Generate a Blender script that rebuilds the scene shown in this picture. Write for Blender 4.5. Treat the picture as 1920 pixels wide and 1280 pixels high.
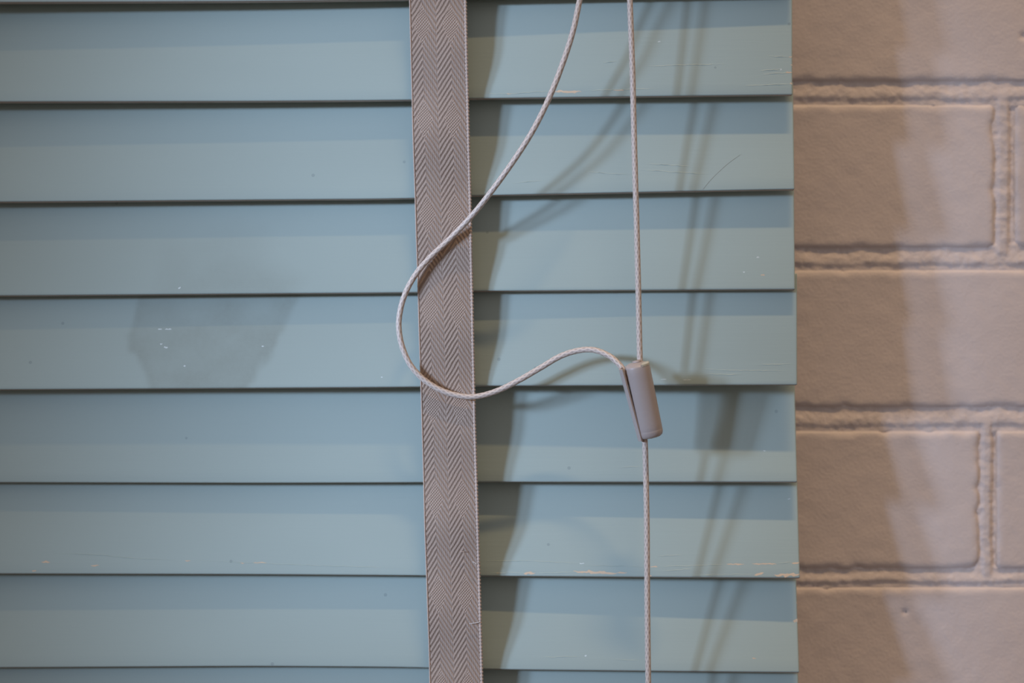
import bpy, bmesh, math, random
import numpy as np
from mathutils import Vector, Matrix

for o in list(bpy.data.objects):
    bpy.data.objects.remove(o)
scene = bpy.context.scene
COL = scene.collection
random.seed(4)

# ------------------------------------------------------------------ camera
F = 1920 * 60.0 / 36.0            # focal length in pixels of the 1920 frame
D = 0.7552                        # camera to the plane of the slat edges (m)
WALL_Y = 0.058                    # brick faces, behind the blind

cam_data = bpy.data.cameras.new('camera')
cam_data.lens = 60.0
cam_data.sensor_width = 36.0
cam_data.clip_start = 0.02
cam_data.dof.use_dof = True
cam_data.dof.focus_distance = D - 0.012
cam_data.dof.aperture_fstop = 5.0
cam = bpy.data.objects.new('camera', cam_data)
COL.objects.link(cam)
cam.location = (0, -D, 0)
cam.rotation_euler = (math.radians(90), 0, 0)
scene.camera = cam

# ------------------------------------------------------------------ light
world = bpy.data.worlds.new('world')
scene.world = world
world.use_nodes = True
bgn = world.node_tree.nodes['Background']
bgn.inputs['Color'].default_value = (1.0, 0.96, 0.96, 1)
bgn.inputs['Strength'].default_value = 0.31


def aim(o, target):
    d = Vector(target) - o.location
    o.rotation_euler = d.to_track_quat('-Z', 'Y').to_euler()


def pane_light(az, elev, dist, w, h, power, target):
    """daylight through one tall window pane to the left of the photographer"""
    ld = bpy.data.lights.new('window_pane_light', 'AREA')
    ld.shape = 'RECTANGLE'
    ld.size, ld.size_y = w, h
    ld.energy = power
    ld.color = (0.48, 0.68, 1.0)
    ld.spread = math.radians(SPREAD)
    o = bpy.data.objects.new('window_pane_light', ld)
    COL.objects.link(o)
    a, e = math.radians(az), math.radians(elev)
    o.location = Vector(target) + dist * Vector((-math.sin(a) * math.cos(e), -math.cos(a) * math.cos(e), math.sin(e)))
    aim(o, target)
    return o


SPREAD = 9.2
pane_light(46.5, 10, 1.8, 0.16, 0.42, 0.165, (-0.038, 0, 0.0))
pane_light(54.0, 10, 1.8, 0.16, 0.42, 0.165, (-0.038, 0, 0.0))

# a warm tube lamp under the ceiling, parallel to the wall
sd = bpy.data.lights.new('ceiling_tube', 'AREA')
sd.shape = 'RECTANGLE'
sd.size, sd.size_y = 1.2, 0.05
sd.energy = 1.3
sd.color = (1.0, 0.72, 0.38)
sd.spread = math.radians(26)
so = bpy.data.objects.new('ceiling_tube', sd)
COL.objects.link(so)
so.location = (0.60, -0.62, 2.2)
aim(so, (0.60, 0, -0.03))
WARM_M = 2.2 / 0.62               # drop per unit depth of the ceiling light

vs = scene.view_settings
scene.display_settings.display_device = 'sRGB'
vs.view_transform = 'Standard'
vs.look = 'None'
vs.exposure = 0.0
vs.gamma = 1.0
vs.use_curve_mapping = False


# ------------------------------------------------------------------ helpers
def px(x, y, depth):
    """the point at this depth that the camera sees at this pixel"""
    k = (D + depth) / F
    return Vector(((x - 960) * k, depth, (640 - y) * k))


def vnoise(x, y, seed=0, octaves=3):
    """smooth value noise on numpy arrays, about -1..1"""
    out = np.zeros_like(x, dtype=float)
    amp, tot = 1.0, 0.0
    for o in range(octaves):
        rs = np.random.RandomState(seed * 31 + o)
        tab = rs.rand(256, 256) * 2 - 1
        xi = np.floor(x).astype(int); yi = np.floor(y).astype(int)
        fx = x - xi; fy = y - yi
        fx = fx * fx * (3 - 2 * fx); fy = fy * fy * (3 - 2 * fy)
        g = lambda a, b: tab[a & 255, b & 255]
        v = (g(xi, yi) * (1 - fx) + g(xi + 1, yi) * fx) * (1 - fy) + (g(xi, yi + 1) * (1 - fx) + g(xi + 1, yi + 1) * fx) * fy
        out += amp * v; tot += amp
        amp *= 0.5; x = x * 2.03 + 17.3; y = y * 2.03 + 9.1
    return out / tot


def sstep(a, b, x):
    t = np.clip((x - a) / (b - a), 0, 1)
    return t * t * (3 - 2 * t)


def mesh_obj(name, verts, faces, mat, parent=None, smooth=True, uvs=None, attrs=None):
    me = bpy.data.meshes.new(name)
    me.from_pydata([tuple(v) for v in verts], [], faces)
    if smooth:
        me.polygons.foreach_set('use_smooth', [True] * len(me.polygons))
    if uvs is not None:
        lay = me.uv_layers.new(name='UVMap')
        idx = np.zeros(len(me.loops), dtype=np.int32)
        me.loops.foreach_get('vertex_index', idx)
        lay.data.foreach_set('uv', np.asarray(uvs, dtype=np.float32)[idx].ravel())
    if attrs:
        for k, vals in attrs.items():
            a = me.attributes.new(k, 'FLOAT', 'POINT')
            a.data.foreach_set('value', np.asarray(vals, dtype=np.float32))
    for m in (mat if isinstance(mat, (list, tuple)) else [mat]):
        me.materials.append(m)
    me.update()
    o = bpy.data.objects.new(name, me)
    COL.objects.link(o)
    if parent is not None:
        o.parent = parent
        o.matrix_parent_inverse = Matrix.Identity(4)
    return o


def grid_faces(rows, cols, off=0, flip=False, wrap=False):
    r = np.arange(rows - 1)[:, None]
    c = np.arange(cols if wrap else cols - 1)[None, :]
    c2 = (c + 1) % cols
    a = off + r * cols + c; b = off + r * cols + c2
    d = off + (r + 1) * cols + c; e = off + (r + 1) * cols + c2
    q = np.stack([a, b, e, d] if not flip else [a, d, e, b], -1).reshape(-1, 4)
    return q.tolist()


def tag(o, label=None, cat=None, group=None, kind=None):
    for k, v in (('label', label), ('category', cat), ('group', group), ('kind', kind)):
        if v:
            o[k] = v
    return o


def catmull(pts, step):
    """resample 3-D points as a smooth curve with about this step"""
    P = [np.array(p, float) for p in pts]
    P = [2 * P[0] - P[1]] + P + [2 * P[-1] - P[-2]]
    out = []
    for i in range(1, len(P) - 2):
        n = max(2, int(np.linalg.norm(P[i + 1] - P[i]) / step))
        for k in range(n):
            t = k / n
            out.append(0.5 * ((2 * P[i]) + (P[i + 1] - P[i - 1]) * t + (2 * P[i - 1] - 5 * P[i] + 4 * P[i + 1] - P[i + 2]) * t * t
                              + (3 * P[i] - P[i - 1] - 3 * P[i + 1] + P[i + 2]) * t ** 3))
    out.append(P[-2])
    return np.array(out)


def tube(pts, radius_fn, seg):
    """verts, faces, uvs of a tube; radius_fn(angle array, length) -> radius array"""
    n = len(pts)
    tang = np.gradient(pts, axis=0)
    tang /= np.linalg.norm(tang, axis=1)[:, None]
    ref = np.array([0, -1.0, 0])
    ang = np.linspace(0, 2 * np.pi, seg, endpoint=False)
    length = np.concatenate([[0], np.cumsum(np.linalg.norm(np.diff(pts, axis=0), axis=1))])
    V, UV = [], []
    for i in range(n):
        t = tang[i]
        a = ref - t * np.dot(ref, t); a /= np.linalg.norm(a)
        b = np.cross(t, a)
        r = radius_fn(ang, length[i])
        V.append(pts[i] + (np.cos(ang) * r)[:, None] * a + (np.sin(ang) * r)[:, None] * b)
        UV.append(np.stack([ang / (2 * np.pi), np.full(seg, length[i] * 1000)], 1))
    V = np.concatenate(V); UV = np.concatenate(UV)
    faces = grid_faces(n, seg, wrap=True)
    faces.append(list(range(seg))[::-1])
    faces.append([(n - 1) * seg + k for k in range(seg)])
    return V, faces, UV


# ------------------------------------------------------------------ materials
class NT:
    def __init__(self, name):
        self.m = bpy.data.materials.new(name)
        self.m.use_nodes = True
        self.t = self.m.node_tree
        self.n = self.t.nodes
        self.p = self.n['Principled BSDF']

    def node(self, kind, **kw):
        nd = self.n.new(kind)
        for k, v in kw.items():
            if k.startswith('_'):
                nd.inputs[k[1:].replace('_', ' ')].default_value = v
            else:
                setattr(nd, k, v)
        return nd

    def link(self, a, b):
        self.t.links.new(a, b)

    def math(self, op, a, b=None, c=None):
        nd = self.n.new('ShaderNodeMath')
        nd.operation = op
        for i, v in enumerate((a, b, c)):
            if v is None:
                continue
            if isinstance(v, (int, float)):
                nd.inputs[i].default_value = v
            else:
                self.link(v, nd.inputs[i])
        return nd.outputs[0]

    def mix(self, fac, a, b):
        nd = self.n.new('ShaderNodeMix')
        nd.data_type = 'RGBA'
        for sock, v in ((nd.inputs[0], fac), (nd.inputs[6], a), (nd.inputs[7], b)):
            if isinstance(v, (int, float)):
                sock.default_value = v
            elif isinstance(v, tuple):
                sock.default_value = (*v, 1)
            else:
                self.link(v, sock)
        return nd.outputs[2]

    def noise(self, vec, scale, detail=3, rough=0.5):
        nd = self.node('ShaderNodeTexNoise')
        nd.inputs['Scale'].default_value = scale
        nd.inputs['Detail'].default_value = detail
        nd.inputs['Roughness'].default_value = rough
        self.link(vec, nd.inputs['Vector'])
        return nd.outputs['Fac']

    def coords(self, scale=(1, 1, 1), out='Object'):
        tc = self.node('ShaderNodeTexCoord')
        mp = self.node('ShaderNodeMapping')
        mp.inputs['Scale'].default_value = scale
        self.link(tc.outputs[out], mp.inputs['Vector'])
        return mp.outputs['Vector']

    def ramp(self, fac, lo, hi):
        nd = self.node('ShaderNodeMapRange')
        nd.inputs['From Min'].default_value = lo
        nd.inputs['From Max'].default_value = hi
        self.link(fac, nd.inputs['Value'])
        return nd.outputs['Result']

    def bump(self, height, dist, strength=1.0, normal=None):
        nd = self.node('ShaderNodeBump')
        nd.inputs['Distance'].default_value = dist
        nd.inputs['Strength'].default_value = strength
        self.link(height, nd.inputs['Height'])
        if normal is not None:
            self.link(normal, nd.inputs['Normal'])
        return nd.outputs['Normal']

    def finish(self, color, rough, normal=None, spec=0.3):
        if isinstance(color, tuple):
            self.p.inputs['Base Color'].default_value = (*color, 1)
        else:
            self.link(color, self.p.inputs['Base Color'])
        self.p.inputs['Roughness'].default_value = rough
        self.p.inputs['Specular IOR Level'].default_value = spec
        if normal is not None:
            self.link(normal, self.p.inputs['Normal'])
        return self.m


SLAT_RGB = (0.39, 0.445, 0.405)


def mat_slat():
    t = NT('painted_slat')
    grain = t.noise(t.coords((22, 1, 700)), 1.0, 5, 0.6)          # brush and grain lines along the slat
    fine = t.noise(t.coords((1, 1, 1)), 1500, 2)
    blot = t.noise(t.coords((5, 1, 16)), 1.0, 3)
    col = t.mix(t.ramp(blot, 0.3, 0.7), tuple(c * 0.96 for c in SLAT_RGB), tuple(c * 1.04 for c in SLAT_RGB))
    at = t.node('ShaderNodeAttribute', attribute_name='stain')
    damp = t.noise(t.coords((1, 1, 1)), 420, 3, 0.7)
    sf = t.math('MULTIPLY', at.outputs['Fac'], t.math('MULTIPLY_ADD', damp, 0.7, 0.55))
    col = t.mix(sf, col, (0.275, 0.295, 0.255))
    pin = t.node('ShaderNodeTexVoronoi')                           # sparse dirt specks
    pin.inputs['Scale'].default_value = 46
    t.link(t.coords((1, 1, 1)), pin.inputs['Vector'])
    speck = t.math('LESS_THAN', pin.outputs['Distance'], 0.035)
    col = t.mix(t.math('MULTIPLY', speck, 0.35), col, (0.16, 0.19, 0.2))
    n = t.bump(grain, 0.00012, 0.5)
    n = t.bump(fine, 0.00003, 0.5, n)
    return t.finish(col, 0.42, n, 0.35)


def mat_edge():  # warm bounce light on the lower slat edges, put into the colour as brown
    t = NT('painted_bounce_edge')
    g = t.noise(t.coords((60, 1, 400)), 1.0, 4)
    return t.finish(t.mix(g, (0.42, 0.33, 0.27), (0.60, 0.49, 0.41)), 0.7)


def mat_chip(name, a, b):
    t = NT(name)
    g = t.noise(t.coords((300, 1, 2500)), 1.0, 3)
    return t.finish(t.mix(g, a, b), 0.75)


def mat_brick():
    t = NT('painted_brick')
    v = t.coords()
    big = t.noise(v, 14, 3)
    col = t.mix(t.ramp(big, 0.3, 0.7), (0.74, 0.60, 0.55), (0.79, 0.645, 0.595))
    orange = t.noise(v, 640, 3, 0.55)                              # rolled-on paint skin
    small = t.noise(v, 1800, 2)
    n = t.bump(orange, 0.0004, 0.5)
    n = t.bump(small, 0.00012, 0.4, n)
    return t.finish(col, 0.55, n, 0.3)


def mat_mortar():
    t = NT('painted_mortar')
    v = t.coords()
    g = t.noise(v, 420, 4, 0.6)
    col = t.mix(t.ramp(g, 0.3, 0.7), (0.75, 0.61, 0.56), (0.80, 0.655, 0.605))
    n = t.bump(g, 0.0009, 0.5)
    return t.finish(col, 0.6, n, 0.3)


def mat_tape():
    t = NT('herringbone_tape')
    uv = t.node('ShaderNodeUVMap')
    sp = t.node('ShaderNodeSeparateXYZ')
    t.link(uv.outputs['UV'], sp.inputs['Vector'])
    u, v = sp.outputs['X'], sp.outputs['Y']                        # u 0..1 across, v in mm along
    wob = t.math('MULTIPLY', t.math('SUBTRACT', t.noise(uv.outputs['UV'], 0.25, 2), 0.5), 1.2)
    vw = t.math('ADD', v, wob)
    fr = t.math('FRACT', t.math('ADD', t.math('DIVIDE', t.math('SUBTRACT', u, 0.22), 0.5), 10.5))
    p = t.math('MULTIPLY', t.math('ABSOLUTE', t.math('SUBTRACT', fr, 0.5)), 2.0)      # 0 at a chevron's apex
    ph = t.math('DIVIDE', t.math('ADD', vw, t.math('MULTIPLY', p, 9.6)), 3.0)
    rib = t.math('MULTIPLY_ADD', t.math('COSINE', t.math('MULTIPLY', ph, 2 * math.pi)), 0.5, 0.5)
    um = t.math('MULTIPLY', u, 25.0)
    yarn = t.math('MULTIPLY_ADD', t.math('COSINE', t.math('MULTIPLY', t.math('ADD', t.math('DIVIDE', um, 0.62), t.math('DIVIDE', vw, 3.0)), 2 * math.pi)), 0.5, 0.5)
    twill = t.math('ADD', t.math('MULTIPLY', rib, 0.55), t.math('MULTIPLY', t.math('MULTIPLY', rib, yarn), 0.65))
    d1 = t.math('COSINE', t.math('MULTIPLY', um, 2 * math.pi / 1.25))
    d2 = t.math('COSINE', t.math('MULTIPLY', vw, 2 * math.pi / 1.35))
    dots = t.math('MULTIPLY_ADD', t.math('MULTIPLY', d1, d2), 0.5, 0.5)
    # where a rung is woven in, once per slat, the chevron tips break up into dots
    fv = t.math('FRACT', t.math('DIVIDE', v, 42.0))
    near = t.math('SUBTRACT', 1.0, t.math('MULTIPLY', t.math('ABSOLUTE', t.math('SUBTRACT', fv, 0.5)), 4.2))
    reach = t.ramp(t.math('SUBTRACT', near, t.math('MULTIPLY', p, 1.5)), 0.0, 0.25)
    h = t.math('ADD', t.math('MULTIPLY', twill, t.math('SUBTRACT', 1.0, reach)), t.math('MULTIPLY', dots, reach))
    fuzz = t.noise(t.coords(), 2600, 2)
    col = t.mix(h, (0.32, 0.225, 0.175), (0.585, 0.43, 0.345))
    col = t.mix(t.math('MULTIPLY', t.ramp(t.noise(t.coords(), 60, 2), 0.35, 0.7), 0.25), col, (0.32, 0.215, 0.165))
    n = t.bump(h, 0.00045, 0.8)
    n = t.bump(fuzz, 0.0001, 0.5, n)
    return t.finish(col, 0.85, n, 0.2)


def mat_thread(name, lo, hi):
    t = NT(name)
    f = t.noise(t.coords(), 3000, 2)
    return t.finish(t.mix(f, lo, hi), 0.8, None, 0.2)


def mat_cord():
    t = NT('braided_cord')
    at = t.node('ShaderNodeAttribute', attribute_name='braid')
    f = t.noise(t.coords(), 900, 2)
    col = t.mix(at.outputs['Fac'], (0.42, 0.315, 0.26), (0.82, 0.655, 0.56))
    col = t.mix(t.math('MULTIPLY', f, 0.25), col, (0.55, 0.42, 0.35))
    return t.finish(col, 0.5, None, 0.45)


def mat_plastic():
    t = NT('grey_plastic')
    f = t.noise(t.coords(), 700, 3)
    vor = t.node('ShaderNodeTexVoronoi')
    vor.inputs['Scale'].default_value = 170
    t.link(t.coords(), vor.inputs['Vector'])
    speck = t.math('LESS_THAN', vor.outputs['Distance'], 0.05)
    col = t.mix(f, (0.44, 0.35, 0.315), (0.48, 0.38, 0.34))
    col = t.mix(t.math('MULTIPLY', speck, 0.5), col, (0.55, 0.53, 0.53))
    return t.finish(col, 0.38, t.bump(f, 0.00005, 0.4), 0.45)


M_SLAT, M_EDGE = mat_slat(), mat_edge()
M_CHIP = mat_chip('bare_wood', (0.62, 0.44, 0.29), (0.78, 0.58, 0.42))
M_WHITE = mat_chip('pale_scuff', (0.62, 0.66, 0.64), (0.75, 0.78, 0.76))
M_RIM = mat_chip('scuffed_rim', (0.50, 0.46, 0.38), (0.64, 0.60, 0.50))
M_BRICK, M_MORTAR, M_TAPE, M_CORD, M_PLASTIC = mat_brick(), mat_mortar(), mat_tape(), mat_cord(), mat_plastic()
M_SELV = mat_thread('selvedge_thread', (0.42, 0.30, 0.24), (0.66, 0.49, 0.40))
M_LINT = mat_thread('pale_lint', (0.62, 0.55, 0.50), (0.78, 0.70, 0.66))
M_HAIR = mat_thread('reddish_hair', (0.24, 0.17, 0.14), (0.32, 0.23, 0.19))
M_DARK = mat_thread('dark_hole', (0.07, 0.05, 0.04), (0.10, 0.07, 0.06))

# ------------------------------------------------------------------ brick wall
KW = (D + WALL_Y) / F
wx = lambda x: (x - 960) * KW
wz = lambda y: (640 - y) * KW
BED = [(-154, -117), (155, 193), (467, 503), (766, 805), (1069, 1098), (1372, 1408)]     # bed joints in view (top, bottom)
pitch_px = 302
while BED[0][1] > -1800:
    BED.insert(0, (BED[0][0] - pitch_px, BED[0][1] - pitch_px))
while BED[-1][0] < 3100:
    BED.append((BED[-1][0] + pitch_px, BED[-1][1] + pitch_px))
i1 = [i for i, b in enumerate(BED) if b[0] == 155][0]
HEAD0 = {}                        # one head joint of each course (left, right)
for i in range(len(BED) - 1):
    k = i - i1
    if k == 0: h = (1866, 1902)
    elif k == 2: h = (1838, 1868)
    elif k % 2 == 0: h = (1852 + 14 * math.sin(k), 1887 + 14 * math.sin(k))
    else: h = (1408 + 12 * math.sin(2 * k), 1444 + 12 * math.sin(2 * k))
    HEAD0[i] = h
BL = 831
XMIN, XMAX = -3000, 5300


def heads(i):
    a, b = HEAD0[i]
    out = []
    for n in range(-8, 9):
        if XMIN - 900 < a + n * BL < XMAX + 900:
            out.append((a + n * BL, b + n * BL))
    return out


def build_wall():
    # mortar: a height field over the whole wall, fine where the photo looks
    xs = np.concatenate([np.arange(XMIN, 1380, 30), np.arange(1380, 2000, 3.5), np.arange(2000, XMAX, 30)])
    ys = np.concatenate([np.arange(BED[0][1], -60, 12), np.arange(-60, 1340, 3.5), np.arange(1340, BED[-1][0], 12)])
    X, Y = np.meshgrid(xs, ys)
    dep = np.full(X.shape, 0.0085)
    wob = 3.0 * vnoise(X / 60, Y / 400, 3)
    for (a, b) in BED:
        t = (Y + wob - a) / (b - a)
        inside = (t > -0.25) & (t < 1.25)
        prof = 0.0013 - 0.0008 * sstep(0.05, 0.62, t) + 0.0006 * sstep(0.72, 0.86, t)
        dep = np.where(inside, np.minimum(dep, prof), dep)
    for i in range(len(BED) - 1):
        y0, y1 = BED[i][1], BED[i + 1][0]
        for (a, b) in heads(i):
            wv = 2.5 * vnoise(X / 400, Y / 50, 8)
            t = (X + wv - a) / (b - a)
            inside = (t > -0.25) & (t < 1.25) & (Y > y0 - 14) & (Y < y1 + 10)
            prof = 0.0005 + 0.0009 * sstep(0.26, 0.06, t) + 0.0014 * sstep(0.62, 0.84, t)
            dep = np.where(inside, np.minimum(dep, prof), dep)
    dep = dep + 0.0004 * vnoise(X / 22, Y / 14, 5, 3) + 0.00025 * vnoise(X / 7, Y / 7, 6, 2)
    V = np.stack([(X - 960) * KW, WALL_Y + dep, (640 - Y) * KW], -1).reshape(-1, 3)
    faces = grid_faces(len(ys), len(xs), flip=True)
    # close it into a slab with thickness
    R, C = len(ys), len(xs)
    back = [(wx(xs[0]), WALL_Y + 0.1, wz(ys[0])), (wx(xs[-1]), WALL_Y + 0.1, wz(ys[0])),
            (wx(xs[-1]), WALL_Y + 0.1, wz(ys[-1])), (wx(xs[0]), WALL_Y + 0.1, wz(ys[-1]))]
    n = R * C
    V = np.concatenate([V, np.array(back)])
    faces.append([n, n + 1, n + 2, n + 3])
    faces.append(list(range(0, C)) + [n + 1, n])
    faces.append([(R - 1) * C + c for c in range(C - 1, -1, -1)] + [n + 3, n + 2])
    faces.append([r * C for r in range(R - 1, -1, -1)] + [n, n + 3])
    faces.append([r * C + C - 1 for r in range(R)] + [n + 2, n + 1])
    w = mesh_obj('wall_back', V, faces, M_MORTAR)
    tag(w, 'brick wall painted dusty pink behind the blind', kind='structure')
    return w


def brick_mesh(L, H, step, seed, dents=()):
    """a painted brick: crowned face, worn soft arrises, skirt running back into the mortar; centred"""
    xs = np.linspace(-L / 2, L / 2, max(12, int(L / step)))
    zs = np.linspace(H / 2, -H / 2, max(8, int(H / step)))
    # concentrate rows near the arris
    X, Z = np.meshgrid(xs, zs)
    e = vnoise(X * 160 + seed * 3, Z * 160, seed, 2) * 0.0015
    dx = L / 2 - np.abs(X) + e * (np.abs(X) < L / 2 - 1e-6)
    dz = H / 2 - np.abs(Z) + e * (np.abs(Z) < H / 2 - 1e-6)
    r = 0.0040
    ax = np.clip(1 - dx / r, 0, 1); az = np.clip(1 - dz / r, 0, 1)
    y = 0.0020 * (1 - np.sqrt(np.clip(1 - np.minimum(ax ** 2 + az ** 2, 1), 0, 1)))
    face = 0.00042 * vnoise(X * 28, Z * 28, seed + 40, 2) + 0.00014 * vnoise(X * 170, Z * 170, seed + 50, 2)
    lip = -0.00012 * np.exp(-((dz - 0.0042) / 0.0016) ** 2) * (Z > 0) * (0.6 + 0.6 * vnoise(X * 120, Z * 0, seed + 60, 2))
    y = y + face + lip
    for (cx, cz, rad, dp) in dents:
        y = y + dp * np.exp(-((X - cx) ** 2 + (Z - cz) ** 2) / rad ** 2)
    R, C = X.shape
    V = np.stack([X, y, Z], -1).reshape(-1, 3)
    faces = grid_faces(R, C, flip=True)
    ring = list(range(C)) + [r_ * C + C - 1 for r_ in range(1, R)] + [(R - 1) * C + c for c in range(C - 2, -1, -1)] + [r_ * C for r_ in range(R - 2, 0, -1)]
    n = len(V)
    sk = V[ring].copy(); sk[:, 1] = 0.013
    V = np.concatenate([V, sk])
    m = len(ring)
    for k in range(m):
        k2 = (k + 1) % m
        faces.append([ring[k], n + k, n + k2, ring[k2]])
    faces.append([n + k for k in range(m)][::-1])
    return V, faces


wall = build_wall()
share = {}
seed = 0
for i in range(len(BED) - 1):
    y0, y1 = BED[i][1], BED[i + 1][0]
    hs = heads(i)
    for (a, b), (a2, b2) in zip(hs[:-1], hs[1:]):
        x0, x1 = b, a2
        L, H = (x1 - x0) * KW, (y1 - y0) * KW
        cx, cz = wx((x0 + x1) / 2), wz((y0 + y1) / 2)
        seed += 1
        hero = x1 > 1490 and x0 < 1925 and y1 > 0 and y0 < 1280
        near = x1 > 700 and x0 < 2900 and y1 > -700 and y0 < 2000
        if not near:
            if (i + seed) % 1 == 0 and (x1 < 300 or x0 > 3300 or y1 < -1000 or y0 > 2300):
                continue
        if hero:
            dents = []
            if y0 < 1147 < y1:
                dents.append((wx(1697) - cx, wz(1147) - cz, 0.0011, 0.0012))
            if y0 < 65 < y1 and x0 < 1917 < x1:
                dents.append((wx(1920) - cx, wz(68) - cz, 0.0016, 0.0012))
            V, fc = brick_mesh(L, H, 0.0011, seed, dents)
            o = mesh_obj('brick', V, fc, M_BRICK, wall)
        else:
            key = seed % 5
            if key not in share:
                V, fc = brick_mesh(0.2125, 0.0705, 0.0042, 200 + key)
                share[key] = mesh_obj('brick', V, fc, M_BRICK, wall)
                o = share[key]
            else:
                o = share[key].copy(); COL.objects.link(o)
            o.scale = (L / 0.2125, 1, H / 0.0705)
        o.location = (cx, WALL_Y, cz)
        if hero and y0 < 1147 < y1 and x0 < 1697 < x1:
            hv, hf = [], []
            for k in range(10):
                an = k * math.tau / 10
                rr = 0.0008 * (1 + 0.25 * math.sin(5 * an))
                hv.append((rr * math.cos(an), 0, rr * math.sin(an)))
            hv.append((0, 0.0009, 0))
            for k in range(10):
                hf.append([k, (k + 1) % 10, 10])
            pit = mesh_obj('paint_pit', hv, hf, M_DARK, o)
            pit.location = (wx(1697) - cx, 0.0006, wz(1147) - cz)

# ------------------------------------------------------------------ added floor, unseen, keeps light from below out of the slat gaps
def mat_block_floor():
    t = NT('light_block_floor')
    g = t.noise(t.coords((2, 30, 1)), 1.0, 4)
    return t.finish(t.mix(g, (0.16, 0.11, 0.075), (0.22, 0.155, 0.11)), 0.6)


FZ = wz(BED[-1][0]) - 0.001
fl_v = [(x, y, z) for z in (FZ, FZ - 0.05) for x, y in ((-2.2, -3.0), (2.2, -3.0), (2.2, 0.2), (-2.2, 0.2))]
fl_o = mesh_obj('floor', fl_v, [[0, 1, 2, 3], [7, 6, 5, 4], [0, 4, 5, 1], [1, 5, 6, 2], [2, 6, 7, 3], [3, 7, 4, 0]], mat_block_floor(), smooth=False)  # unseen slab, added to block light coming from underneath
tag(fl_o, kind='structure')

# ------------------------------------------------------------------ the blind
blind = bpy.data.objects.new('window_blind', None)
COL.objects.link(blind)
tag(blind, 'pale blue painted wooden slat blind with woven tape, closed, beside the brick wall', 'blind')

SW, ST = 0.050, 0.0030            # slat width and thickness
P = 0.0420                        # nominal pitch
# lower front edge of each slat in pixels: (x, y) points; right end x; depth of that edge; drop of the lamp's shadow at x=0, 880, 1490
SLATS = [
    dict(e=[(0, 3.5), (480, 1.5), (770, -2), (890, -5), (1490, -12)], r=1485, yb=0.0, h=(86, 78, 66)),
    dict(e=[(0, 190), (480, 189), (770, 187), (890, 184), (1490, 177)], r=1486, yb=0.0, h=(88, 72, 56)),
    dict(e=[(0, 378), (480, 374), (770, 372), (890, 366), (1490, 354)], r=1490, yb=0.0, h=(82, 71, 75)),
    dict(e=[(0, 554), (480, 550), (770, 548), (890, 545), (1490, 542)], r=1491, yb=0.0, h=(76, 70, 70)),
    dict(e=[(0, 730), (480, 727), (770, 725), (890, 723), (1490, 721)], r=1495, yb=-0.0005, h=(67, 58, 46)),
    dict(e=[(0, 904), (480, 905), (770, 904), (890, 903), (1490, 903)], r=1495, yb=0.0045, h=(104, 112, 126)),
    dict(e=[(0, 1075), (480, 1076), (770, 1078), (890, 1079), (1490, 1083)], r=1500, yb=0.0025, h=(60, 66, 75)),
    dict(e=[(0, 1251), (480, 1248), (770, 1250), (890, 1254), (1490, 1260)], r=1499, yb=0.0012, h=(74, 70, 88)),
    dict(e=[(0, 1427), (480, 1425), (890, 1430), (1490, 1437)], r=1500, yb=0.0008, h=(74, 72, 78)),
]
FIRST_SEEN = 2
up = []
for k in (2, 1):
    up.append(dict(e=[(0, 3.5 - 186 * k), (890, -5 - 184 * k), (1490, -12 - 182 * k)], r=1484, yb=0.0, h=(80, 74, 70)))
down = []
for k in (1, 2):
    down.append(dict(e=[(0, 1427 + 176 * k), (890, 1430 + 176 * k), (1490, 1437 + 176 * k)], r=1500, yb=0.0008, h=(74, 72, 74)))
SLATS = up + SLATS + down
LEFT_PX = -900
SHEAR = 0.020                     # sideways skew added to every slat so the right ends line up in view
K0 = D / F


def edge_y(s, xp):
    e = s['e']
    xs = [p[0] for p in e]; ys = [p[1] for p in e]
    y = np.interp(xp, xs, ys)
    m = (ys[1] - ys[0]) / (xs[1] - xs[0])
    y = np.where(xp < xs[0], ys[0] + m * 0.5 * (xp - xs[0]), y)
    # soften the kinks
    return y


def smooth_edge(s, xp):
    acc = 0
    for w, dxx in ((1, -90), (2, -45), (3, 0), (2, 45), (1, 90)):
        acc = acc + w * edge_y(s, xp + dxx)
    return acc / 9


def slat_frame(i, xp):
    """for pixel columns xp: world x, edge depth, edge z and tilt tangent of slat i"""
    s = SLATS[i]
    k = (D + s['yb']) / F
    x = (xp - 960) * k
    z = (640 - smooth_edge(s, xp)) * k
    dyb = s['yb'] - (SLATS[i - 1]['yb'] if i else 0)
    h = np.interp(xp, [0, 880, 1490], s['h']) * K0
    tan = np.clip((h / WARM_M - dyb) / (P - h), 0.13, 0.36)
    return x, s['yb'], z, tan


def slat_world(i, xp, d, n=0.0):
    """a point on slat i: d metres up from its lower edge, n metres proud of the face"""
    x, yb, z, tan = slat_frame(i, np.asarray(float(xp)))
    a = math.atan(float(tan))
    return Vector((float(x) + SHEAR * d, yb + d * math.sin(a) - n * math.cos(a), float(z) + d * math.cos(a) + n * math.sin(a)))


def slat_at(i, xp, yp, n=0.0):
    """the point on slat i that shows at this pixel"""
    d, xq = 0.01, float(xp)
    for _ in range(8):
        w = slat_world(i, xq, d)
        k = F / (D + w.y)
        d += (640 - w.z * k - yp) / k
        xq = min(xq + xp - (960 + w.x * k), SLATS[i]['r'] - 0.6)
    return slat_world(i, xq, d, n)


# damp patch that runs over two slats, outline in pixels
STAIN = [(300, 430), (440, 402), (505, 412), (520, 470), (600, 520), (575, 548), (548, 585), (520, 640), (470, 722), (455, 760), (285, 760), (275, 715),
         (258, 665), (243, 655), (238, 628), (250, 590), (262, 560), (285, 520), (278, 470)]


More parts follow.
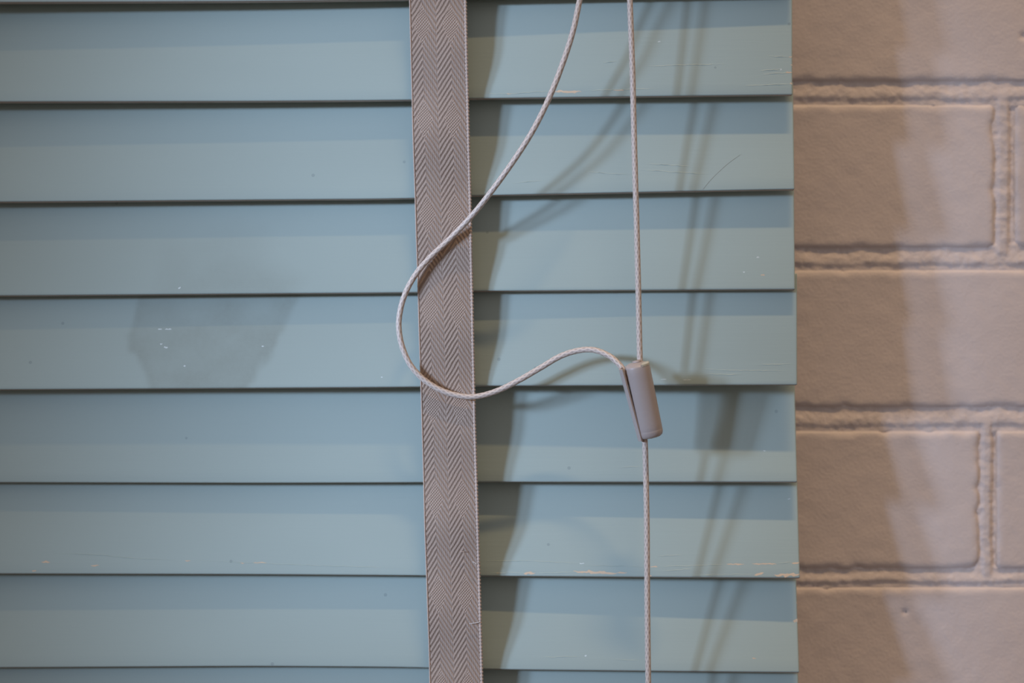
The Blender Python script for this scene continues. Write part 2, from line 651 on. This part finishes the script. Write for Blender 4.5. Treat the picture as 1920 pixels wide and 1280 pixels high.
def poly_sd(X, Y, poly):
    dmin = np.full(X.shape, 1e9)
    ins = np.zeros(X.shape, bool)
    n = len(poly)
    for k in range(n):
        (x0, y0), (x1, y1) = poly[k], poly[(k + 1) % n]
        t = np.clip(((X - x0) * (x1 - x0) + (Y - y0) * (y1 - y0)) / ((x1 - x0) ** 2 + (y1 - y0) ** 2), 0, 1)
        dmin = np.minimum(dmin, np.hypot(X - x0 - t * (x1 - x0), Y - y0 - t * (y1 - y0)))
        cond = ((y0 > Y) != (y1 > Y)) & (X < (x1 - x0) * (Y - y0) / (y1 - y0 + 1e-12) + x0)
        ins ^= cond
    return np.where(ins, dmin, -dmin)


def build_slat(i):
    s = SLATS[i]
    fine = 5 <= i <= 6
    xp = np.concatenate([np.arange(LEFT_PX, 200, 40), np.arange(200, 640, 5.0 if fine else 40), np.arange(640, s['r'] - 8, 20),
                         [s['r'] - 4, s['r'] - 1.5, s['r'] - 0.4, s['r']]])
    C = len(xp)
    # profile: (d up from the edge, n depth behind the face), front from bottom to top, then back
    nf = 40 if fine else 10
    b = 0.00055
    prof = [(0.0, ST - b), (0.0, b)]
    for q in range(1, 4):
        an = math.pi / 2 * q / 3
        prof.append((b - b * math.cos(an), b - b * math.sin(an)))
    prof += [(b + (SW - 2 * b) * q / nf, 0.0) for q in range(1, nf + 1)]
    prof += [(SW - b * 0.3, b * 0.3), (SW, b), (SW, ST - b), (SW - b, ST), (b, ST)]
    Rn = len(prof)
    x, yb, z, tan = slat_frame(i, xp)
    a = np.arctan(tan)
    endn = np.zeros(C); endn[-1] = 0.0005; endn[-2] = 0.0002       # eased right end
    V = []
    for (d, n) in prof:
        inset = np.where(n < ST / 2, np.maximum(n, endn), np.minimum(n, ST - endn))
        dd = np.clip(d, endn * 0.6, SW - endn * 0.6)
        V.append(np.stack([x + SHEAR * dd, yb + dd * np.sin(a) + inset * np.cos(a), z + dd * np.cos(a) - inset * np.sin(a)], -1))
    V = np.concatenate(V)
    faces = []
    mats = []
    for r in range(Rn):
        r2 = (r + 1) % Rn
        for c in range(C - 1):
            faces.append([r * C + c, r * C + c + 1, r2 * C + c + 1, r2 * C + c])
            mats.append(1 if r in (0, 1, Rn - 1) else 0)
    faces.append([r * C + C - 1 for r in range(Rn)]); mats.append(0)
    faces.append([r * C for r in range(Rn)][::-1]); mats.append(0)
    kk = F / (D + V[:, 1])
    PX, PY = 960 + V[:, 0] * kk, 640 - V[:, 2] * kk
    stain = np.zeros(len(V))
    if fine:
        sd_ = poly_sd(PX, PY, STAIN) + 10 * vnoise(PX / 34, PY / 34, 77, 3)
        stain = sstep(-6, 9, sd_) * (0.62 + 0.30 * vnoise(PX / 60, PY / 45, 5, 2))
        if i == 5:
            stain = stain * (0.35 + 0.35 * sstep(470, 545, PY))
            stain = stain * sstep(-10, 60, sd_)
        rim = np.exp(-((sd_ - 10) / 9) ** 2) * 0.10 * (i == 6)
        stain = np.clip(0.78 * (stain + rim), 0, 1)
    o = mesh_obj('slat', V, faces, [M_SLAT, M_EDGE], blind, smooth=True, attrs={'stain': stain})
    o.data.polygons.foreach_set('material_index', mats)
    me = o.data
    bm = bmesh.new(); bm.from_mesh(me)
    bmesh.ops.recalc_face_normals(bm, faces=bm.faces)
    for ed in bm.edges:
        if len(ed.link_faces) == 2 and ed.calc_face_angle(0) > math.radians(50):
            ed.smooth = False
    bm.to_mesh(me); bm.free()
    return o


slat_objs = [build_slat(i) for i in range(len(SLATS))]


def chip(i, x0, x1, yp, th, slope=0.0, mat=None, name='paint_chip', sd_=1):
    """an irregular flake mark lying on the face of slat i (pixels)"""
    rs = random.Random(int(x0 * 7 + yp * 13 + sd_))
    n = max(4, int((x1 - x0) / 4))
    top, bot = [], []
    for k in range(n + 1):
        t = k / n
        env = min(1.0, 4 * t + 0.15, 4 * (1 - t) + 0.15)
        yy = yp + slope * (t - 0.5) * (x1 - x0) + rs.uniform(-0.25, 0.25) * th
        hh = th * env * rs.uniform(0.25, 0.62)
        X = x0 + t * (x1 - x0)
        X = min(X, SLATS[i]['r'] - 0.5)
        top.append((X, yy - hh)); bot.append((X, yy + hh * rs.uniform(0.6, 1.1)))
    V = [slat_at(i, a, b, 0.00004) for a, b in top] + [slat_at(i, a, b, 0.00004) for a, b in bot]
    m = n + 1
    faces = [[k, m + k, m + k + 1, k + 1] for k in range(n)]
    return mesh_obj(name, V, faces, mat or M_CHIP, slat_objs[i], smooth=False)


def crack(i, pts, w=1.1, h=0.00016):
    """the lifted lip of a paint crack: a low tent-shaped ridge along the face (pixels)"""
    rs = random.Random(int(pts[0][0] * 3 + pts[0][1]))
    dense = []
    for (a, b), (c, d) in zip(pts[:-1], pts[1:]):
        n = max(2, int(abs(c - a) / 6))
        for k in range(n):
            t = k / n
            dense.append((a + (c - a) * t, b + (d - b) * t + rs.uniform(-0.7, 0.7)))
    dense.append(pts[-1])
    V, faces = [], []
    N = len(dense)
    for k, (a, b) in enumerate(dense):
        f = min(1, 4 * k / N + 0.1, 4 * (N - 1 - k) / N + 0.1) * rs.uniform(0.5, 1.1)
        a = min(a, SLATS[i]['r'] - 0.5)
        V += [slat_at(i, a, b - w * 0.4, 0), slat_at(i, a, b + w * 0.5, h * f), slat_at(i, a, b + w * 0.55, 0)]
    for k in range(N - 1):
        for q in range(2):
            faces.append([3 * k + q, 3 * k + q + 1, 3 * k + 4 + q, 3 * k + 3 + q])
    return mesh_obj('paint_crack', V, faces, M_SLAT, slat_objs[i], smooth=False)


S = lambda n: n + 2               # photo row number (0 = the one cut by the top) -> index
for c in [(1, 1035, 1090, 171.5, 5), (1, 950, 960, 176, 2.2), (1, 1150, 1170, 169, 2.6), (1, 1472, 1486, 136, 3.6, -0.12), (1, 1479, 1486, 107, 2.2),
          (1, 1481, 1486, 157, 4), (1, 1482, 1486, 122, 2),
          (6, 1075, 1158, 1072.5, 5.6, 0.045), (6, 982, 1004, 1074, 5), (6, 1157, 1176, 1073.5, 2.4), (6, 930, 942, 1073.5, 2), (6, 1219, 1233, 1062, 2.4),
          (6, 1362, 1396, 1057.5, 2.6), (6, 1410, 1456, 1057, 2.8), (6, 1414, 1432, 1076.5, 4, -0.25), (6, 1452, 1500, 1077.5, 6, -0.05), (6, 1484, 1500, 1055, 3, -0.1),
          (6, 78, 94, 1053, 3.6), (6, 60, 68, 1070, 2.6), (6, 170, 186, 1060, 3), (6, 347, 357, 1051, 2.6), (6, 474, 500, 1054.5, 2.8), (6, 450, 458, 1055, 2.4),
          (6, 1218, 1222, 1079, 3), (7, 1487, 1499, 1163, 7, -0.12), (7, 1493, 1499, 1130, 3), (7, 1410, 1418, 1234, 2), (3, 1426, 1434, 516, 3)]:
    chip(S(c[0]), *c[1:])
for c in [(4, 296, 304, 617, 2), (4, 309, 322, 617, 2.4), (4, 300, 305, 645, 3), (4, 307, 315, 651, 3), (4, 344, 348, 686, 3), (4, 490, 495, 649, 3), (3, 334, 339, 540, 3.4, -0.4),
          (3, 1418, 1424, 482, 2.4), (3, 1393, 1397, 510, 2.6), (1, 1233, 1239, 78, 2), (1, 1463, 1466, 130, 4), (6, 1086, 1096, 1056, 2), (4, 714, 718, 707, 2), (5, 1431, 1436, 845, 2),
          (6, 1476, 1482, 935, 2), (7, 1096, 1100, 1229, 3), (4, 1280, 1296, 712, 1.4), (4, 1238, 1250, 711, 1.4)]:
    chip(S(c[0]), *c[1:], mat=M_WHITE, name='paint_scuff')
for i, pts in [(1, [(905, 175), (950, 176), (1040, 170)]), (1, [(1092, 170), (1150, 168), (1230, 166)]), (1, [(1130, 117), (1160, 115)]), (1, [(1210, 124), (1300, 121), (1360, 120)]),
               (1, [(1392, 161), (1455, 158), (1486, 158)]), (1, [(1425, 132), (1470, 129)]), (1, [(1430, 139), (1480, 136)]), (1, [(1440, 105), (1480, 107)]),
               (2, [(1100, 322), (1180, 327)]), (2, [(1210, 306), (1300, 312)]), (2, [(1200, 318), (1260, 322), (1330, 326)]), (2, [(960, 343), (1020, 338)]),
               (4, [(1310, 690), (1370, 694), (1480, 695)]), (4, [(1325, 701), (1390, 702)]), (4, [(1420, 683), (1485, 682)]),
               (6, [(905, 1051), (1000, 1051), (1090, 1056)]), (6, [(1092, 1060), (1160, 1060), (1215, 1062)]), (6, [(1235, 1062), (1300, 1060), (1370, 1057)]),
               (6, [(920, 1073), (985, 1073)]), (6, [(1004, 1074), (1075, 1072)]), (6, [(1240, 1070), (1300, 1066)]), (6, [(1300, 1077), (1420, 1076)]), (6, [(1456, 1057), (1485, 1053)]),
               (6, [(1230, 1042), (1280, 1040)]), (6, [(100, 1036), (190, 1040), (250, 1046), (340, 1050)]), (6, [(360, 1050), (480, 1055), (600, 1060), (765, 1064)]),
               (7, [(1010, 1232), (1090, 1230)]), (7, [(1150, 1236), (1200, 1238)]), (5, [(1165, 876), (1200, 874)])]:
    crack(S(i), pts)

# a stray hair stuck on the third slat's face
hp = [slat_at(S(2), a, b, 0.00008) for a, b in ((1318, 355), (1332, 338), (1348, 322), (1366, 306), (1388, 290))]
V, fc, _ = tube(catmull(hp, 0.001), lambda an, l: np.full(len(an), 0.000032), 5)
tag(mesh_obj('hair_strand', V, fc, M_HAIR, slat_objs[S(2)]), 'fine reddish hair stuck to the paint')

# ------------------------------------------------------------------ woven tape in front of the slats
TL = ([-420, 0, 220, 360, 780, 1000, 1200, 1280, 1700], [757, 767, 772.5, 777, 790, 796, 803, 805, 816])
TR = ([-420, 0, 220, 360, 780, 1000, 1200, 1280, 1700], [865, 874, 879, 882.5, 891, 897.5, 903, 905, 915])


def tape_pt(yp, u, n=0.0):
    dep = -0.0062 - 0.0006 * math.sin((yp - 40) / 178.0 * math.tau) - n
    x = np.interp(yp, *TL) * (1 - u) + np.interp(yp, *TR) * u
    w = px(float(x), yp, -0.0062)
    w.y = dep - 0.0004 * math.sin(math.pi * u) + 0.0004 * math.sin(yp / 61.0 + u * 2)
    return w


rows = np.arange(-420, 1701, 10.0)
us = np.linspace(0, 1, 21)
V, UV = [], []
for layer in (0.0, -0.0007):
    for yp in rows:
        for u in us:
            V.append(tape_pt(yp, u, layer)); UV.append((u, (1700 - yp) * K0 * 1000 + 9.0))
R, C = len(rows), len(us)
fc = grid_faces(R, C, flip=True) + grid_faces(R, C, off=R * C)
for r in range(R - 1):
    for c in (0, C - 1):
        q = [r * C + c, (r + 1) * C + c, R * C + (r + 1) * C + c, R * C + r * C + c]
        fc.append(q if c else q[::-1])
tape = mesh_obj('ladder_tape', V, fc, M_TAPE, blind, uvs=UV)
tag(tape, 'mauve-grey herringbone ladder tape')
# selvedges: a beaded one on the right, a thin one on the left
pts = [tape_pt(yp, 0.985) for yp in np.arange(-420, 1701, 6.0)]
pts = catmull(pts, 0.0004)
V, fc, _ = tube(pts, lambda an, l: np.full(len(an), 0.00062 + 0.00024 * math.sin(l * 1000 / 1.55 * math.tau)), 8)
tag(mesh_obj('selvedge', V, fc, M_SELV, tape), 'beaded woven edge')
pts = catmull([tape_pt(yp, 0.012) for yp in np.arange(-420, 1701, 6.0)], 0.0006)
V, fc, _ = tube(pts, lambda an, l: np.full(len(an), 0.00034 + 0.00008 * math.sin(l * 1000 / 1.1 * math.tau)), 6)
mesh_obj('selvedge', V, fc, M_SELV, tape)
# loose fibres
for path in ([(886, 1053), (890, 1054), (894, 1058)], [(880, 1169), (888, 1168), (899, 1166)], [(863, 1033), (867, 1034), (871, 1033)]):
    p3 = []
    for a, b in path:
        w = px(a, b, -0.0078); p3.append(w)
    V, fc, _ = tube(catmull(p3, 0.0004), lambda an, l: np.full(len(an), 0.00016), 6)
    mesh_obj('loose_thread', V, fc, M_LINT if path[0][1] > 1040 else M_SELV, tape)


# ------------------------------------------------------------------ cords and connector
def braid(an, l):
    a = np.cos(5 * an + l * 1000 / 3.6 * math.tau)
    b = np.cos(5 * an - l * 1000 / 3.6 * math.tau)
    return np.clip(0.5 + 0.5 * np.maximum(a, b) * 1.0, 0, 1)


def cord(path, name='pull_cord', radius=0.00122):
    pts = catmull([px(a, b, d) for a, b, d in path], 0.00028)
    seg = 20
    fn = lambda an, l: radius * (0.95 + 0.09 * braid(an, l))
    V, fc, UV = tube(pts, fn, seg)
    an = UV[:, 0] * math.tau
    br = braid(an, UV[:, 1] / 1000) ** 2.0
    return mesh_obj(name, V, fc, M_CORD, attrs={'braid': br})


cy = -0.0190                      # depth of the connector's axis
loop = [(1112, -160, -.021), (1100, -60, -.021), (1087, 0, -.0205), (1074, 60, -.0205), (1054, 122, -.020), (1029, 185, -.020), (999, 245, -.020), (964, 300, -.0185), (925, 354, -.0160),
        (886, 403, -.0120), (845, 446, -.0094), (805, 484, -.009), (779, 515, -.009), (760, 550, -.009), (750, 585, -.009), (748, 617, -.009), (755, 652, -.009), (771, 686, -.009),
        (797, 713, -.009), (831, 733, -.009), (869, 743, -.009), (900, 742, -.009), (936, 731, -.009), (976, 711, -.0095), (1014, 689, -.0095), (1050, 668, -.0105), (1084, 657, -.012),
        (1114, 656, -.014), (1142, 667, -.0165), (1160, 682, -.0185), (1171, 697, -.0195), (1182, 720, -.0195)]
lc = cord(loop)
tag(lc, 'slack braided cord that loops across the woven tape and back to the connector', 'cord')
straight = [(1176, -160, cy), (1181, 0, cy), (1185.5, 120, cy), (1188, 220, cy), (1191, 330, cy), (1194, 430, cy), (1197, 550, cy), (1198.5, 620, cy), (1200, 678, cy), (1203, 740, cy),
            (1207, 800, cy), (1209.5, 835, cy), (1211.5, 910, cy), (1213, 1000, cy), (1213.5, 1100, cy), (1214.5, 1200, cy), (1215.5, 1280, cy), (1217, 1440, cy)]
sc_ = cord(straight)
tag(sc_, 'straight braided cord running down through the grey connector', 'cord')


def build_connector():
    top, bot = px(1191.5, 681, cy), px(1220.5, 819, cy)
    root = bpy.data.objects.new('cord_connector', None)
    COL.objects.link(root)
    root.location = bot
    zax = (top - bot).normalized()
    yax = Vector((0, 1, 0))
    xax = yax.cross(zax).normalized()
    # the top leans a little away from the lens so that the lid shows
    Mr = Matrix((xax, yax, zax)).transposed().to_4x4()
    root.matrix_world = Matrix.Translation(bot) @ Mr @ Matrix.Rotation(math.radians(7), 4, 'X') @ Matrix.Rotation(math.radians(0), 4, 'Z')
    H = (top - bot).length
    R = 0.00565
    tag(root, 'grey plastic cord connector with a hinged side flap hanging on the cords', 'connector')
    # barrel: round body with a flat cut on its left, soft lower rim, faint seam lines
    seg = 72
    prof = [(0.0, 0.0), (0.55, 0.0), (0.80, 0.0002), (0.92, 0.0007), (0.98, 0.0015), (1.0, 0.0026), (1.0, 0.0031), (0.993, 0.0033), (1.0, 0.0035)]
    for q in range(1, 12):
        prof.append((1.0, 0.0035 + (H - 0.0035 - 0.0021) * q / 12))
    prof += [(1.0, H - 0.0021), (0.994, H - 0.0019), (0.992, H - 0.0012), (0.965, H - 0.0007), (0.90, H - 0.0003), (0.62, H + 0.0005), (0.30, H + 0.0008), (0.0, H + 0.0008)]
    cut = -0.87 * R
    V, fc = [], []
    for (f, z) in prof:
        for k in range(seg):
            a = k * math.tau / seg
            x, y = f * R * math.cos(a), f * R * math.sin(a)
            V.append((max(x, cut * (0.9 + 0.1 * f)), y, z))
    fc = grid_faces(len(prof), seg, wrap=True)
    o = mesh_obj('barrel', V, fc, M_PLASTIC, root)
    bm = bmesh.new(); bm.from_mesh(o.data)
    bmesh.ops.remove_doubles(bm, verts=bm.verts, dist=1e-7)
    bmesh.ops.recalc_face_normals(bm, faces=bm.faces)
    for ed in bm.edges:
        if len(ed.link_faces) == 2 and ed.calc_face_angle(0) > math.radians(32):
            ed.smooth = False
    bm.to_mesh(o.data); bm.free()
    # side flap: a curved shell standing off the cut, hinged at its foot
    V = []
    zs = np.linspace(0.0, H - 0.0002, 14)
    n = 15
    ring = []
    for k in range(n):
        a = math.radians(141 + 78 * k / (n - 1)); ring.append((1.02 * R * math.cos(a), 1.02 * R * math.sin(a)))
    for k in range(n - 1, -1, -1):
        a = math.radians(142 + 76 * k / (n - 1)); ring.append((0.86 * R * math.cos(a), 0.88 * R * math.sin(a)))
    m = len(ring)
    for zi, z in enumerate(zs):
        f = 0.93 if zi in (0, len(zs) - 1) else 1.0
        cx_ = -0.9 * R
        for (x, y) in ring:
            V.append((cx_ + (x - cx_) * f, y * f, z))
    fc = grid_faces(len(zs), m, wrap=True)
    # caps as quads between outer and inner arcs
    for base in (0, (len(zs) - 1) * m):
        for k in range(n - 1):
            fc.append([base + k, base + k + 1, base + m - 2 - k, base + m - 1 - k])
    fl = mesh_obj('flap', V, fc, M_PLASTIC, root)
    bm = bmesh.new(); bm.from_mesh(fl.data)
    bmesh.ops.recalc_face_normals(bm, faces=bm.faces)
    for ed in bm.edges:
        if len(ed.link_faces) == 2 and ed.calc_face_angle(0) > math.radians(40):
            ed.smooth = False
    bm.to_mesh(fl.data); bm.free()
    fl.location = (-0.0001, -0.0006, 0)
    fl.rotation_euler = (0, math.radians(-3.6), 0)
    # raised collar round the cord hole on the lid, and a chipped pale rim
    V, fc, _ = tube(np.array([[0.0004, 0.0, H + 0.0006], [0.0004, 0.0, H + 0.0010], [0.0004, 0.0, H + 0.0014]]), lambda an, l: np.full(len(an), 0.0019), 20)
    mesh_obj('lid_boss', V, fc, M_PLASTIC, root)
    rs = random.Random(3)
    V, fc = [], []
    nn = 12
    for k in range(nn + 1):
        a = math.radians(-72 + 62 * k / nn)
        w = 0.34 * min(1, 3 * k / nn + .2, 3 * (nn - k) / nn + .2) * rs.uniform(0.7, 1.1)
        for r_, z in ((0.99 - w, H + 0.00012), (1.0, H - 0.0005)):
            V.append((r_ * R * math.cos(a), r_ * R * math.sin(a), z + 0.00035))
        V.append((1.004 * R * math.cos(a), 1.004 * R * math.sin(a), H - 0.0008 - 0.0004 * rs.random()))
    for k in range(nn):
        for q in range(2):
            fc.append([3 * k + q, 3 * k + q + 1, 3 * k + 4 + q, 3 * k + 3 + q])
    mesh_obj('chipped_rim', V, fc, M_RIM, root, smooth=False)
    return root


connector = build_connector()
